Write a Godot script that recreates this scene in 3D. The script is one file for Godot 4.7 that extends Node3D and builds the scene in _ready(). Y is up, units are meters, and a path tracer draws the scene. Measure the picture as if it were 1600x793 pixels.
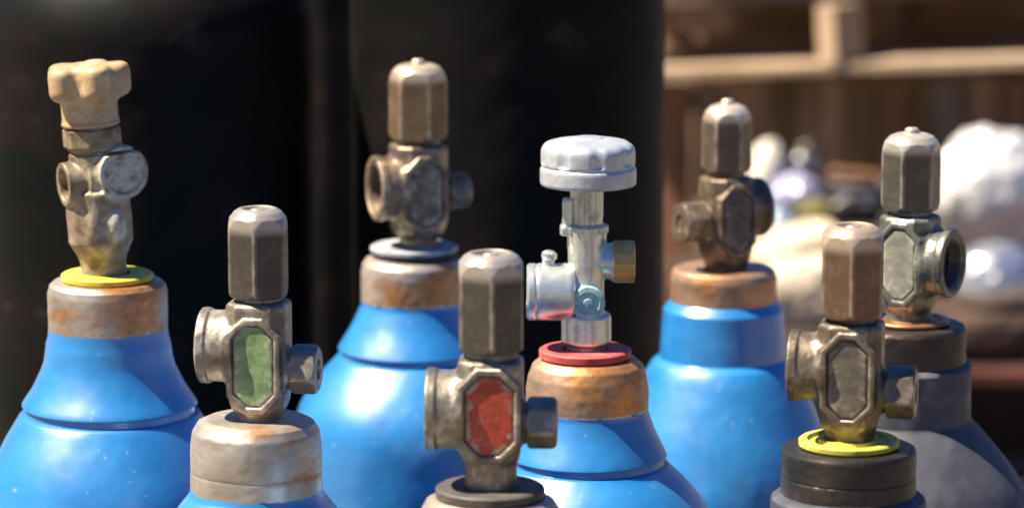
extends Node3D
# Gas cylinders with their valves in a sunny yard, dark tall cylinders behind, pallets and sacks far back.
# Valve and neck dimensions below are in millimetres above the top of the neck collar; places are in metres.

const MM := 0.001
var rough_noise := FastNoiseLite.new()
var fine_noise := FastNoiseLite.new()
var blotch := FastNoiseLite.new()
var taken := {}
var M := {}


func _ready() -> void:
	# ---- camera
	var cam := Camera3D.new()
	cam.name = "camera"
	add_child(cam)
	cam.position = Vector3(0, 2.1, 0)
	cam.rotation_degrees = Vector3(-10.1716, 0, 0)
	cam.keep_aspect = Camera3D.KEEP_HEIGHT
	var optics := CameraAttributesPhysical.new()
	optics.frustum_focal_length = 181.6
	optics.frustum_focus_distance = 2.98
	optics.exposure_aperture = 8.0
	optics.frustum_near = 0.1
	optics.frustum_far = 400.0
	cam.attributes = optics
	cam.fov = 7.5617
	cam.near = 0.1
	cam.far = 400.0
	cam.current = true
	# ---- sky, exposure
	var env := Environment.new()
	env.background_mode = Environment.BG_SKY
	var skym := ProceduralSkyMaterial.new()
	skym.sky_top_color = Color(0.22, 0.42, 0.75)
	skym.sky_horizon_color = Color(0.66, 0.74, 0.82)
	skym.sky_curve = 0.12
	skym.ground_horizon_color = Color(0.42, 0.38, 0.33)
	skym.ground_bottom_color = Color(0.26, 0.23, 0.2)
	skym.sky_energy_multiplier = 0.58
	skym.ground_energy_multiplier = 0.34
	var sky := Sky.new()
	sky.sky_material = skym
	env.sky = sky
	env.tonemap_mode = Environment.TONE_MAPPER_LINEAR
	env.tonemap_exposure = 2.5
	env.sdfgi_enabled = true
	env.ssao_enabled = true
	env.ssil_enabled = true
	var we := WorldEnvironment.new()
	we.name = "surroundings"
	we.environment = env
	add_child(we)
	# ---- sun: high, from the left and a little in front
	var sun := DirectionalLight3D.new()
	sun.name = "sun"
	sun.light_energy = 1.6
	sun.light_color = Color(1.0, 0.95, 0.86)
	sun.light_angular_distance = 0.5
	sun.shadow_enabled = true
	add_child(sun)
	sun.look_at_from_position(Vector3(-0.53, 0.83, 0.05) * 10.0, Vector3.ZERO, Vector3.UP)

	make_noises()
	make_materials()
	make_ground()
	make_tall_cylinders()
	make_cylinders()
	make_background()


# ------------------------------------------------------------------ naming
func numbered(called: String) -> String:
	if not taken.has(called):
		taken[called] = 0
		return called
	taken[called] += 1
	return "%s_%03d" % [called, taken[called]]


func tag(o: Node3D, label: String, category: String, group := "", kind := "") -> Node3D:
	if label:
		o.set_meta("label", label)
	if category:
		o.set_meta("category", category)
	if group:
		o.set_meta("group", group)
	if kind:
		o.set_meta("kind", kind)
	return o


func thing(called: String, label: String, category: String, at: Vector3, group := "") -> Node3D:
	var o := Node3D.new()
	o.name = numbered(called)
	add_child(o, true)
	o.position = at
	tag(o, label, category, group)
	return o


func part(called: String, mesh: Mesh, mat: Material, parent: Node, at := Transform3D(), label := "") -> MeshInstance3D:
	var o := MeshInstance3D.new()
	o.name = numbered(called) if parent == self else called
	o.mesh = mesh
	o.material_override = mat
	o.transform = at
	parent.add_child(o, true)
	if label:
		o.set_meta("label", label)
	return o


# ------------------------------------------------------------------ noises and materials
func make_noises() -> void:
	for pair in [[rough_noise, 0.035, 11], [fine_noise, 0.16, 23], [blotch, 0.014, 37]]:
		var n: FastNoiseLite = pair[0]
		n.noise_type = FastNoiseLite.TYPE_SIMPLEX_SMOOTH
		n.frequency = pair[1]
		n.seed = pair[2]
		n.fractal_type = FastNoiseLite.FRACTAL_FBM
		n.fractal_octaves = 4


func grain(freq: float, sd: int, bump: float, octaves := 4, size := 256) -> NoiseTexture2D:
	var n := FastNoiseLite.new()
	n.noise_type = FastNoiseLite.TYPE_SIMPLEX_SMOOTH
	n.frequency = freq
	n.seed = sd
	n.fractal_octaves = octaves
	var t := NoiseTexture2D.new()
	t.width = size
	t.height = size
	t.seamless = true
	t.noise = n
	if bump > 0.0:
		t.as_normal_map = true
		t.bump_strength = bump
	return t


func ramped(freq: float, sd: int, stops: Array, octaves := 5, size := 512, stretch := 0.0) -> NoiseTexture2D:
	var t := grain(freq, sd, 0.0, octaves, size)
	if stretch > 0.0:
		(t.noise as FastNoiseLite).domain_warp_enabled = true
		(t.noise as FastNoiseLite).domain_warp_amplitude = stretch
	var g := Gradient.new()
	g.offsets = PackedFloat32Array(stops.map(func(s): return s[0]))
	g.colors = PackedColorArray(stops.map(func(s): return s[1]))
	t.color_ramp = g
	return t


func flat(c: Color) -> ImageTexture:
	var im := Image.create(4, 4, false, Image.FORMAT_RGBA8)
	im.fill(c)
	return ImageTexture.create_from_image(im)


func surface(color: Color, roughness: float, metallic := 0.0, vertex := false) -> StandardMaterial3D:
	var m := StandardMaterial3D.new()
	m.albedo_color = color
	m.roughness = roughness
	m.metallic = metallic
	m.vertex_color_use_as_albedo = vertex
	m.uv1_triplanar = true
	m.uv1_triplanar_sharpness = 3.0
	return m


func lin(r: float, g: float, b: float) -> Color:
	return Color(r, g, b).linear_to_srgb()


func make_materials() -> void:
	var pits := grain(0.03, 3, 5.0, 4)
	var soft := grain(0.012, 5, 5.0, 3)
	var rough_map := ramped(0.02, 9, [[0.0, Color(0.55, 0.55, 0.55)], [1.0, Color(1, 1, 1)]], 4, 256)

	var m := surface(Color.WHITE, 0.56, 0.6, true)      # cast bronze under grime
	m.normal_enabled = true
	m.normal_texture = pits
	m.normal_scale = 0.22
	m.roughness_texture = rough_map
	m.uv1_scale = Vector3.ONE * 14.0
	M.bronze = m

	m = surface(Color.WHITE, 0.45, 0.5, true)             # machined caps
	m.normal_enabled = true
	m.normal_texture = pits
	m.normal_scale = 0.1
	m.roughness_texture = rough_map
	m.uv1_scale = Vector3.ONE * 12.0
	M.cap = m

	m = surface(Color.WHITE, 0.44, 0.7, true)           # neck collars, stained steel with a painted warm reflection
	m.normal_enabled = true
	m.normal_texture = pits
	m.normal_scale = 0.16
	m.uv1_scale = Vector3.ONE * 11.0
	M.collar = m

	m = surface(Color.WHITE, 0.6, 0.0, true)             # chalky or chipped paint
	m.normal_enabled = true
	m.normal_texture = pits
	m.normal_scale = 0.12
	m.uv1_scale = Vector3.ONE * 14.0
	M.paint = m
	m = surface(Color.WHITE, 0.52, 0.4, true)            # dusty casting of the cream wheel's valve
	m.normal_enabled = true
	m.normal_texture = pits
	m.normal_scale = 0.2
	m.uv1_scale = Vector3.ONE * 14.0
	M.dusty = m
	m = surface(Color.WHITE, 0.3, 0.75, true)            # bright plating of the white valve
	m.normal_enabled = true
	m.normal_texture = pits
	m.normal_scale = 0.08
	m.uv1_scale = Vector3.ONE * 12.0
	M.plated = m
	m = surface(Color.WHITE, 0.36, 0.45, true)
	m.normal_enabled = true
	m.normal_texture = pits
	m.normal_scale = 0.1
	m.uv1_scale = Vector3.ONE * 12.0
	M.wheel = m
	m = surface(Color.WHITE, 0.36, 0.0, true)            # enamelled hand wheels
	m.metallic_specular = 0.6
	m.normal_enabled = true
	m.normal_texture = pits
	m.normal_scale = 0.08
	m.uv1_scale = Vector3.ONE * 12.0
	M.enamel = m

	m = surface(Color.WHITE, 0.42, 0.0)                  # blue shell paint
	m.albedo_texture = ramped(0.008, 41, [[0.0, lin(0.010, 0.17, 0.46)], [0.45, lin(0.013, 0.20, 0.52)], [0.8, lin(0.018, 0.22, 0.55)], [1.0, lin(0.03, 0.25, 0.57)]], 6)
	m.detail_enabled = true
	m.detail_albedo = flat(lin(0.50, 0.52, 0.52))
	m.detail_mask = ramped(0.03, 71, [[0.0, Color(0, 0, 0)], [0.3, Color(0, 0, 0)], [0.80, Color(0.0, 0.0, 0.0)], [0.86, Color(0.05, 0.05, 0.05)], [0.9, Color(0.45, 0.45, 0.45)]], 6, 512)
	m.normal_enabled = true
	m.normal_texture = soft
	m.normal_scale = 0.22
	m.roughness_texture = rough_map
	m.metallic_specular = 0.7
	m.clearcoat_enabled = true
	m.clearcoat = 0.8
	m.clearcoat_roughness = 0.44
	m.uv1_scale = Vector3(5.0, 5.0, 5.0)
	M.blue = m

	m = surface(Color.WHITE, 0.6, 0.0)                   # slate grey shell paint
	m.albedo_texture = ramped(0.01, 43, [[0.0, lin(0.03, 0.034, 0.045)], [0.5, lin(0.06, 0.065, 0.085)], [0.75, lin(0.085, 0.09, 0.105)], [1.0, lin(0.2, 0.2, 0.21)]], 6)
	m.normal_enabled = true
	m.normal_texture = soft
	m.normal_scale = 0.3
	m.uv1_scale = Vector3(5, 5, 5)
	M.slate = m

	m = surface(Color.WHITE, 0.55, 0.0)                  # black shells at the back
	m.albedo_texture = ramped(0.006, 47, [[0.0, lin(0.003, 0.004, 0.004)], [0.4, lin(0.004, 0.006, 0.005)], [0.6, lin(0.008, 0.006, 0.006)], [0.85, lin(0.011, 0.008, 0.007)], [1.0, lin(0.04, 0.035, 0.03)]], 6)
	m.metallic_specular = 0.22
	m.normal_enabled = true
	m.normal_texture = soft
	m.normal_scale = 0.3
	m.uv1_scale = Vector3(2.2, 2.2, 2.2)
	m.vertex_color_use_as_albedo = true
	M.black = m

	m = surface(Color.WHITE, 0.55, 0.0)                  # brown primer
	m.albedo_texture = ramped(0.008, 49, [[0.0, lin(0.012, 0.008, 0.006)], [0.6, lin(0.03, 0.018, 0.013)], [1.0, lin(0.08, 0.045, 0.03)]], 6)
	m.uv1_scale = Vector3(2, 2, 2)
	M.primer = m

	m = surface(Color.WHITE, 0.85, 0.0, true)
	m.normal_enabled = true
	m.normal_texture = pits
	m.normal_scale = 0.6
	m.uv1_scale = Vector3.ONE * 6.0
	M.matte = m
	m = surface(Color.WHITE, 0.26, 0.25, true)
	m.normal_enabled = true
	m.normal_texture = soft
	m.normal_scale = 1.0
	m.uv1_scale = Vector3.ONE * 3.0
	M.film = m
	m = surface(Color.WHITE, 0.32, 0.85, true)
	m.normal_enabled = true
	m.normal_texture = soft
	m.normal_scale = 0.6
	m.uv1_scale = Vector3.ONE * 3.0
	M.silver = m

	m = surface(Color.WHITE, 0.95, 0.0)
	m.albedo_texture = ramped(0.01, 61, [[0.0, lin(0.07, 0.055, 0.042)], [0.5, lin(0.14, 0.115, 0.09)], [1.0, lin(0.24, 0.205, 0.165)]], 6, 1024)
	m.normal_enabled = true
	m.normal_texture = pits
	m.normal_scale = 1.0
	m.uv1_world_triplanar = true
	m.uv1_scale = Vector3.ONE * 0.7
	M.ground = m


# a mottled colour at a point given in millimetres: base, a darker grime and a paler bloom, all linear
func mottle(p: Vector3, base: Color, grime: Color, bloom: Color, amount := 1.0) -> Color:
	var a := rough_noise.get_noise_3dv(p)
	var b := fine_noise.get_noise_3dv(p + Vector3(91, 13, 47))
	var c := base.lerp(grime, clampf((a + 0.2 * b - 0.06) * 2.2, 0.0, 0.7) * amount)
	c = c.lerp(bloom, clampf((-a + 0.4 * b - 0.16) * 2.0, 0.0, 0.7) * amount)
	return c * (1.0 + 0.12 * b)


# ------------------------------------------------------------------ mesh tools
func oriented(v: PackedVector3Array, n: PackedVector3Array, c: PackedColorArray, idx: PackedInt32Array) -> ArrayMesh:
	for t in range(0, idx.size(), 3):   # front faces run clockwise
		var a := v[idx[t]]
		var g := (v[idx[t + 1]] - a).cross(v[idx[t + 2]] - a)
		if g.dot(n[idx[t]] + n[idx[t + 1]] + n[idx[t + 2]]) > 0.0:
			var s := idx[t + 1]
			idx[t + 1] = idx[t + 2]
			idx[t + 2] = s
	var arrays := []
	arrays.resize(Mesh.ARRAY_MAX)
	arrays[Mesh.ARRAY_VERTEX] = v
	arrays[Mesh.ARRAY_NORMAL] = n
	arrays[Mesh.ARRAY_COLOR] = c
	arrays[Mesh.ARRAY_INDEX] = idx
	var m := ArrayMesh.new()
	m.add_surface_from_arrays(Mesh.PRIMITIVE_TRIANGLES, arrays)
	return m


# quads over shared vertices -> mesh whose edges sharper than the crease angle stay hard
func creased(v: PackedVector3Array, quads: PackedInt32Array, crease: float, paint: Callable) -> ArrayMesh:
	var nq := quads.size() / 4
	var face := PackedVector3Array()
	face.resize(nq)
	var first := PackedInt32Array()
	first.resize(v.size() + 1)
	for q in nq:
		var a := v[quads[q * 4]]
		var b := v[quads[q * 4 + 1]]
		var c := v[quads[q * 4 + 2]]
		var d := v[quads[q * 4 + 3]]
		face[q] = (c - a).cross(d - b)
		for k in 4:
			first[quads[q * 4 + k] + 1] += 1
	for i in v.size():
		first[i + 1] += first[i]
	var fill := first.duplicate()
	var around := PackedInt32Array()
	around.resize(quads.size())
	for i in quads.size():
		around[fill[quads[i]]] = i / 4
		fill[quads[i]] += 1
	var colors := PackedColorArray()
	colors.resize(v.size())
	for i in v.size():
		colors[i] = paint.call(v[i])
	var unit := PackedVector3Array()
	unit.resize(nq)
	for q in nq:
		unit[q] = face[q].normalized()
	var cs := cos(deg_to_rad(crease))
	var ov := PackedVector3Array()
	var on := PackedVector3Array()
	var oc := PackedColorArray()
	ov.resize(nq * 4)
	on.resize(nq * 4)
	oc.resize(nq * 4)
	var idx := PackedInt32Array()
	for q in nq:
		for k in 4:
			var i := quads[q * 4 + k]
			var s := Vector3.ZERO
			for j in range(first[i], first[i + 1]):
				var g := around[j]
				if unit[g].dot(unit[q]) > cs:
					s += face[g]
			ov[q * 4 + k] = v[i] * MM
			on[q * 4 + k] = s.normalized() if s.length_squared() > 0.0 else Vector3.UP
			oc[q * 4 + k] = colors[i]
		var o := q * 4
		if v[quads[o]].distance_squared_to(v[quads[o + 1]]) > 1e-8:
			idx.append_array([o, o + 2, o + 1])
		if v[quads[o + 2]].distance_squared_to(v[quads[o + 3]]) > 1e-8:
			idx.append_array([o, o + 3, o + 2])
	var arrays := []
	arrays.resize(Mesh.ARRAY_MAX)
	arrays[Mesh.ARRAY_VERTEX] = ov
	arrays[Mesh.ARRAY_NORMAL] = on
	arrays[Mesh.ARRAY_COLOR] = oc
	arrays[Mesh.ARRAY_INDEX] = idx
	var m := ArrayMesh.new()
	m.add_surface_from_arrays(Mesh.PRIMITIVE_TRIANGLES, arrays)
	return m


# a turned shape: profile of (radius, height) from the bottom axis round the outside to the top; flats > 0 cuts hexagon flats at that distance
func turned(profile: Array, paint: Callable, seg := 72, step := 2.5, flats := 0.0, sides := 6, phase := 0.0, wobble := 0.0, crease := 33.0, lobes := 0.0, lobe_count := 6) -> ArrayMesh:
	var rows := PackedVector2Array()
	for i in profile.size():
		if i:
			var a: Vector2 = profile[i - 1]
			var n := maxi(1, ceili(a.distance_to(profile[i]) / step))
			for k in range(1, n + 1):
				rows.append(a.lerp(profile[i], float(k) / n))
		else:
			rows.append(profile[0])
	var v := PackedVector3Array()
	for r in rows:
		for s in seg:
			var t := TAU * s / seg + phase
			var rad := r.x
			if flats > 0.0:
				var w := fposmod(t - phase, TAU / sides) - PI / sides
				var cut := flats / cos(w)
				var e := clampf(0.5 + 0.5 * (rad - cut) / 0.4, 0.0, 1.0)
				rad = lerpf(rad, cut, e) - 0.4 * e * (1.0 - e) * 0.5
			if lobes != 0.0:
				rad *= 1.0 + lobes * cos(lobe_count * t)
			var p := Vector3(rad * sin(t), r.y, rad * cos(t))
			if wobble > 0.0 and r.x > 0.01:
				var d := rough_noise.get_noise_3dv(p * 1.4) * wobble
				p += Vector3(sin(t), 0, cos(t)) * d
			v.append(p)
	var quads := PackedInt32Array()
	for r in rows.size() - 1:
		for s in seg:
			var s2 := (s + 1) % seg
			quads.append_array([r * seg + s, r * seg + s2, (r + 1) * seg + s2, (r + 1) * seg + s])
	return creased(v, quads, crease, paint)


func profile(pairs: Array) -> Array:
	var out := []
	for i in range(0, pairs.size(), 2):
		out.append(Vector2(pairs[i], pairs[i + 1]))
	return out


# closed surface of a distance field in millimetres, by surface nets
func cast(field: Callable, lo: Vector3, hi: Vector3, c: float, paint: Callable) -> ArrayMesh:
	const B := 6
	var nx := ceili((hi.x - lo.x) / c / B) * B
	var ny := ceili((hi.y - lo.y) / c / B) * B
	var nz := ceili((hi.z - lo.z) / c / B) * B
	var sx := 1
	var sy := nx + 1
	var sz := (nx + 1) * (ny + 1)
	var val := PackedFloat32Array()
	val.resize(sz * (nz + 1))
	val.fill(1e3)
	var reach := B * c * 0.87 + 2.5 * c
	var live := []
	for bz in range(0, nz + 1, B):
		for by in range(0, ny + 1, B):
			for bx in range(0, nx + 1, B):
				var mid := lo + Vector3(bx + B * 0.5, by + B * 0.5, bz + B * 0.5) * c
				var d: float = field.call(mid)
				if absf(d) < reach:
					live.append(Vector3i(bx, by, bz))
					for z in range(bz, mini(bz + B, nz + 1)):
						for y in range(by, mini(by + B, ny + 1)):
							for x in range(bx, mini(bx + B, nx + 1)):
								val[x + y * sy + z * sz] = field.call(lo + Vector3(x, y, z) * c)
				elif d < 0.0:
					for z in range(bz, mini(bz + B, nz + 1)):
						for y in range(by, mini(by + B, ny + 1)):
							for x in range(bx, mini(bx + B, nx + 1)):
								val[x + y * sy + z * sz] = d
	var id := PackedInt32Array()
	id.resize(val.size())
	id.fill(-1)
	var v := PackedVector3Array()
	var cells := []
	var corner := PackedInt32Array([0, sx, sy, sx + sy, sz, sx + sz, sy + sz, sx + sy + sz])
	var cp := [Vector3(0, 0, 0), Vector3(1, 0, 0), Vector3(0, 1, 0), Vector3(1, 1, 0), Vector3(0, 0, 1), Vector3(1, 0, 1), Vector3(0, 1, 1), Vector3(1, 1, 1)]
	var edges := [[0, 1], [2, 3], [4, 5], [6, 7], [0, 2], [1, 3], [4, 6], [5, 7], [0, 4], [1, 5], [2, 6], [3, 7]]
	for b in live:
		for z in range(b.z, mini(b.z + B, nz)):
			for y in range(b.y, mini(b.y + B, ny)):
				for x in range(b.x, mini(b.x + B, nx)):
					var at: int = x + y * sy + z * sz
					var neg := 0
					for k in 8:
						if val[at + corner[k]] < 0.0:
							neg += 1
					if neg == 0 or neg == 8:
						continue
					var s := Vector3.ZERO
					var n := 0
					for e in edges:
						var a := val[at + corner[e[0]]]
						var d := val[at + corner[e[1]]]
						if (a < 0.0) != (d < 0.0):
							s += (cp[e[0]] as Vector3).lerp(cp[e[1]], a / (a - d))
							n += 1
					id[at] = v.size()
					cells.append(at)
					v.append(lo + (Vector3(x, y, z) + s / n) * c)
	var idx := PackedInt32Array()
	for at in cells:
		var inside := val[at] < 0.0
		for ax in [[sx, sy, sz], [sy, sz, sx], [sz, sx, sy]]:
			if at + ax[0] < val.size() and (val[at + ax[0]] < 0.0) != inside:
				if at - ax[1] - ax[2] < 0:
					continue
				var p := id[at]
				var q := id[at - ax[1]]
				var r := id[at - ax[1] - ax[2]]
				var t := id[at - ax[2]]
				if q >= 0 and r >= 0 and t >= 0:
					idx.append_array([p, q, r, p, r, t])
	var nn := PackedVector3Array()
	var cc := PackedColorArray()
	nn.resize(v.size())
	cc.resize(v.size())
	var h := 0.45 * c
	for i in v.size():
		var p := v[i]
		var g := Vector3.ZERO
		for k in [Vector3(1, -1, -1), Vector3(-1, -1, 1), Vector3(-1, 1, -1), Vector3(1, 1, 1)]:
			g += k * float(field.call(p + k * h))
		nn[i] = g.normalized()
		cc[i] = paint.call(p)
		v[i] = p * MM
	return oriented(v, nn, cc, idx)


static func smin(a: float, b: float, k: float) -> float:
	var h := maxf(k - absf(a - b), 0.0) / k
	return minf(a, b) - h * h * k * 0.25


static func smax(a: float, b: float, k: float) -> float:
	var h := maxf(k - absf(a - b), 0.0) / k
	return maxf(a, b) + h * h * k * 0.25


static func oct(x: float, y: float, a: float, b: float, c: float) -> float:
	x = absf(x)
	y = absf(y)
	return maxf(maxf(x - a, y - b), (x + y - c) * 0.70711)


# ------------------------------------------------------------------ valves
class Valve:
	var y0 := 17.0        # body block, bottom and top
	var y1 := 94.0
	var hw := 23.5
	var hd := 22.0
	var ch := 36.0
	var neck := 18.0
	var top := 17.0
	var cap_y := 97.0
	var port_side := -1.0
	var port_y := 59.0
	var port_r := 27.0
	var port_l := 46.0
	var hole_r := 20.0
	var plug_y := 42.0
	var plug_r := 19.0
	var plug_l := 48.0
	var panel_y := 54.0
	var panel_a := 20.5
	var panel_b := 36.0
	var cap_h := 68.0
	var cap_r := 24.0


func valve_at(p: Vector3, k: Valve) -> float:
	var t := clampf((p.y - k.y0) / 16.0, 0.0, 1.0)
	var w := lerpf(0.84, 1.0, t)
	var d := smax(oct(p.x, p.z, k.hw * w, k.hd * w, k.ch * w), absf(p.y - (k.y0 + k.y1) * 0.5) - (k.y1 - k.y0) * 0.5, 5.0)
	var rad := sqrt(p.x * p.x + p.z * p.z)
	d = smin(d, smax(rad - k.neck, maxf(-6.0 - p.y, p.y - k.y0 - 12.0), 1.0), 5.0)
	d = smin(d, smax(rad - k.top, maxf(k.y1 - 8.0 - p.y, p.y - k.cap_y - 1.0), 1.0), 2.5)
	# raised octagonal pad on the front
	var q := p.y - k.panel_y
	var pad := smax(oct(p.x, q, k.panel_a, k.panel_b, k.panel_a + k.panel_b - 13.5), maxf(-p.z, p.z - k.hd - 2.0), 1.6)
	d = smin(d, pad, 1.5)
	# main outlet
	var px := p.x * k.port_side
	var rr := sqrt((p.y - k.port_y) * (p.y - k.port_y) + p.z * p.z)
	var waist := 1.6 * (1.0 - smoothstep(3.0, 5.0, absf(px - k.port_l + 4.0)) ) - 1.6
	var port := smax(rr - k.port_r - waist, maxf(k.hw - 9.0 - px, px - k.port_l), 2.4)
	d = smin(d, port, 6.0)
	d = smax(d, -maxf(rr - k.hole_r, k.port_l - 16.0 - px), 1.2)
	# stub that carries the safety plug
	var qq := sqrt((p.y - k.plug_y) * (p.y - k.plug_y) + p.z * p.z)
	d = smin(d, smax(qq - k.plug_r * 0.8, maxf(px, -px - k.plug_l + 14.0), 1.5), 4.0)
	# sunk face inside the pad
	d = smax(d, -smax(oct(p.x, q, k.panel_a - 5.0, k.panel_b - 5.5, k.panel_a + k.panel_b - 21.0), k.hd - 0.6 - p.z, 1.0), 1.2)
	return d + 0.25 * rough_noise.get_noise_3dv(p * 2.0)


func oct_plate(a: float, b: float, c: float, thick: float, bevel: float, paint: Callable) -> ArrayMesh:
	# thin octagonal plate facing +z, bevelled, finely divided so that its paint can chip
	return cast(func(p: Vector3) -> float:
		var o := oct(p.x, p.y, a, b, c)
		return smax(smax(o, absf(p.z) - thick, 0.5), (o + p.z - thick + bevel) * 0.7071, 0.5) + 0.05 * fine_noise.get_noise_3dv(p),
		Vector3(-a - 3, -b - 3, -thick - 3), Vector3(a + 3, b + 3, thick + 3), 1.1, paint)


func cap_mesh(k: Valve, style: int, paint: Callable) -> ArrayMesh:
	var r := k.cap_r * 1.05
	var h := k.cap_h
	var pr := []
	if style == 0:      # open crown with the spindle end sunk in it
		pr = profile([0, 0, r - 5, 0, r - 2.2, 1.2, r - 0.4, 5, r, 8, r, h - 20, r - 0.8, h - 13, r - 3, h - 7, r - 6.5, h - 2.6, r - 10, h - 0.4, r - 12, h, r - 13.4, h - 1, r - 14, h - 5, 6.5, h - 5.5, 6, h - 2.0, 5, h - 0.8, 0, h - 0.4])
	else:               # domed, closed by a small nub
		pr = profile([0, 0, r - 5, 0, r - 2.2, 1.2, r - 0.4, 5, r, 8, r, h - 21, r - 0.8, h - 15, r - 3, h - 9, r - 7, h - 4.4, r - 12, h - 2.2, 6.5, h - 1.4, 5.8, h + 1.5, 4.5, h + 2.8, 0, h + 3.2])
	return turned(pr, paint, 144, 1.3, k.cap_r * 0.91, 6, 0.1, 0.06, 24.0)


func plug_mesh(k: Valve, paint: Callable) -> ArrayMesh:
	var r := k.plug_r
	var l := k.plug_l - k.hw - 3.0
	return turned(profile([0, 0, r - 1.5, 0, r, 2, r, l - 3, r - 1.0, l - 1.2, r - 3.0, l, r * 0.42, l, r * 0.40, l - 2.2, 0, l - 2.2]), paint, 96, 1.5, r * 0.89, 6, 0.0, 0.1, 26.0)


func ring_mesh(inner: float, outer: float, thick: float, channel: float, paint: Callable) -> ArrayMesh:
	if channel > 0.0:
		return turned(profile([inner, 0, outer - 1.5, 0, outer, 1.2, outer, thick - 1.2, outer - 1.4, thick, outer - 6, thick, outer - 7.5, thick - channel, inner + 5, thick - channel, inner + 4, thick + 0.6, inner, thick + 0.6, inner, 0]), paint, 96, 1.6, 0.0, 6, 0.0, 0.35)
	return turned(profile([inner, 0, outer - 1.2, 0, outer, 1.0, outer, thick - 1.2, outer - 1.6, thick, inner + 3, thick + 0.4, inner, thick + 0.4, inner, 0]), paint, 96, 1.6, 0.0, 6, 0.0, 0.35)


func valve(parent: Node3D, k: Valve, at: Vector3, turn: float, lean: float, tones: Array, cap_style: int, cap_tones: Array, panel_tones: Array, panel_label := "", cap_label := "") -> Node3D:
	var place := Transform3D(Basis(Vector3(0, 0, 1), lean) * Basis(Vector3.UP, turn), at)
	var off := Vector3(at.x * 3100.0, 0, at.z * 900.0)   # so that no two valves wear alike
	var skin := func(p: Vector3) -> Color: return mottle(p + off, tones[0], tones[1], tones[2])
	var reach := maxf(k.port_l + 4.0, k.hw + 8.0)
	var lo := Vector3(-reach if k.port_side < 0 else -k.plug_l, -9, -maxf(k.port_r, k.hd) - 4)
	var hi := Vector3(k.plug_l if k.port_side < 0 else reach, k.cap_y + 4, maxf(k.port_r, k.hd + 3) + 4)
	var body := part("valve_body", cast(valve_at.bind(k), lo, hi, 1.25, skin), M.bronze, parent, place)
	var cap_skin := func(p: Vector3) -> Color: return mottle(p * 0.8 + off + Vector3(5, 300, 9), cap_tones[0], cap_tones[1], cap_tones[0] * 1.5, 0.7)
	var worn_edge_pale_dome := func(p: Vector3) -> Color:
		var w := absf(fposmod(atan2(p.x, p.z) - 0.1, TAU / 6) - PI / 6)
		var rad := sqrt(p.x * p.x + p.z * p.z)
		var edge := smoothstep(0.40, 0.52, w) * smoothstep(k.cap_r * 0.96, k.cap_r * 1.02, rad)
		var c: Color = cap_skin.call(p)
		c = c.lerp(cap_tones[2] * 1.15, 0.8 * smoothstep(k.cap_h - 21.0, k.cap_h - 12.0, p.y) * (1.0 - smoothstep(0.985, 1.0, rad / (k.cap_r * 1.05))))  # dome coloured paler than the flats below it
		return c.lerp(cap_tones[2], 0.75 * edge * clampf(0.7 + rough_noise.get_noise_3dv(p * 2.0 + off), 0.0, 1.0))
	part("valve_cap", cap_mesh(k, cap_style, worn_edge_pale_dome), M.cap, parent, Transform3D(place.basis, place * Vector3(0, k.cap_y * MM, 0)), cap_label)
	var plate_skin := func(p: Vector3) -> Color:
		var c := mottle(p * 1.5 + off + Vector3(70, 30, 9), panel_tones[0], panel_tones[1], panel_tones[2])
		var rim := oct(p.x, p.y, k.panel_a - 5.6, k.panel_b - 6.1, k.panel_a + k.panel_b - 22.0)
		var chip := rim * 0.16 + 0.35 + 1.5 * rough_noise.get_noise_3dv(p * 2.5 + off) + 0.6 * fine_noise.get_noise_3dv(p * 1.6 + off)
		return c.lerp(tones[2], clampf(chip * 2.0, 0.0, 0.8))
	part("front_panel", oct_plate(k.panel_a - 5.6, k.panel_b - 6.1, k.panel_a + k.panel_b - 22.0, 0.9, 0.8, plate_skin), M.paint, body, Transform3D(Basis(), Vector3(0, k.panel_y, k.hd - 0.2) * MM), panel_label)
	var side := -k.port_side
	part("safety_plug", plug_mesh(k, skin), M.cap, body, Transform3D(Basis(Vector3(0, 0, 1), -side * PI / 2) * Basis(Vector3.UP, 0.26), Vector3(side * (k.hw + 3.0), k.plug_y, 0) * MM))
	# threaded sleeve in the outlet
	var r := k.hole_r - 0.3
	var sleeve := profile([r, -14, r - 2.2, -14])
	for i in 6:
		sleeve.append_array(profile([r - 2.2, -13.0 + i * 2.0, r - 0.9, -12.0 + i * 2.0]))
	sleeve.append_array(profile([r - 0.8, -0.6, r, -0.4]))
	part("outlet_thread", turned(sleeve, skin, 72, 2.0), M.bronze, body, Transform3D(Basis(Vector3(0, 0, 1), -k.port_side * PI / 2), Vector3(k.port_side * k.port_l, k.port_y, 0) * MM))
	return body


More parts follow.
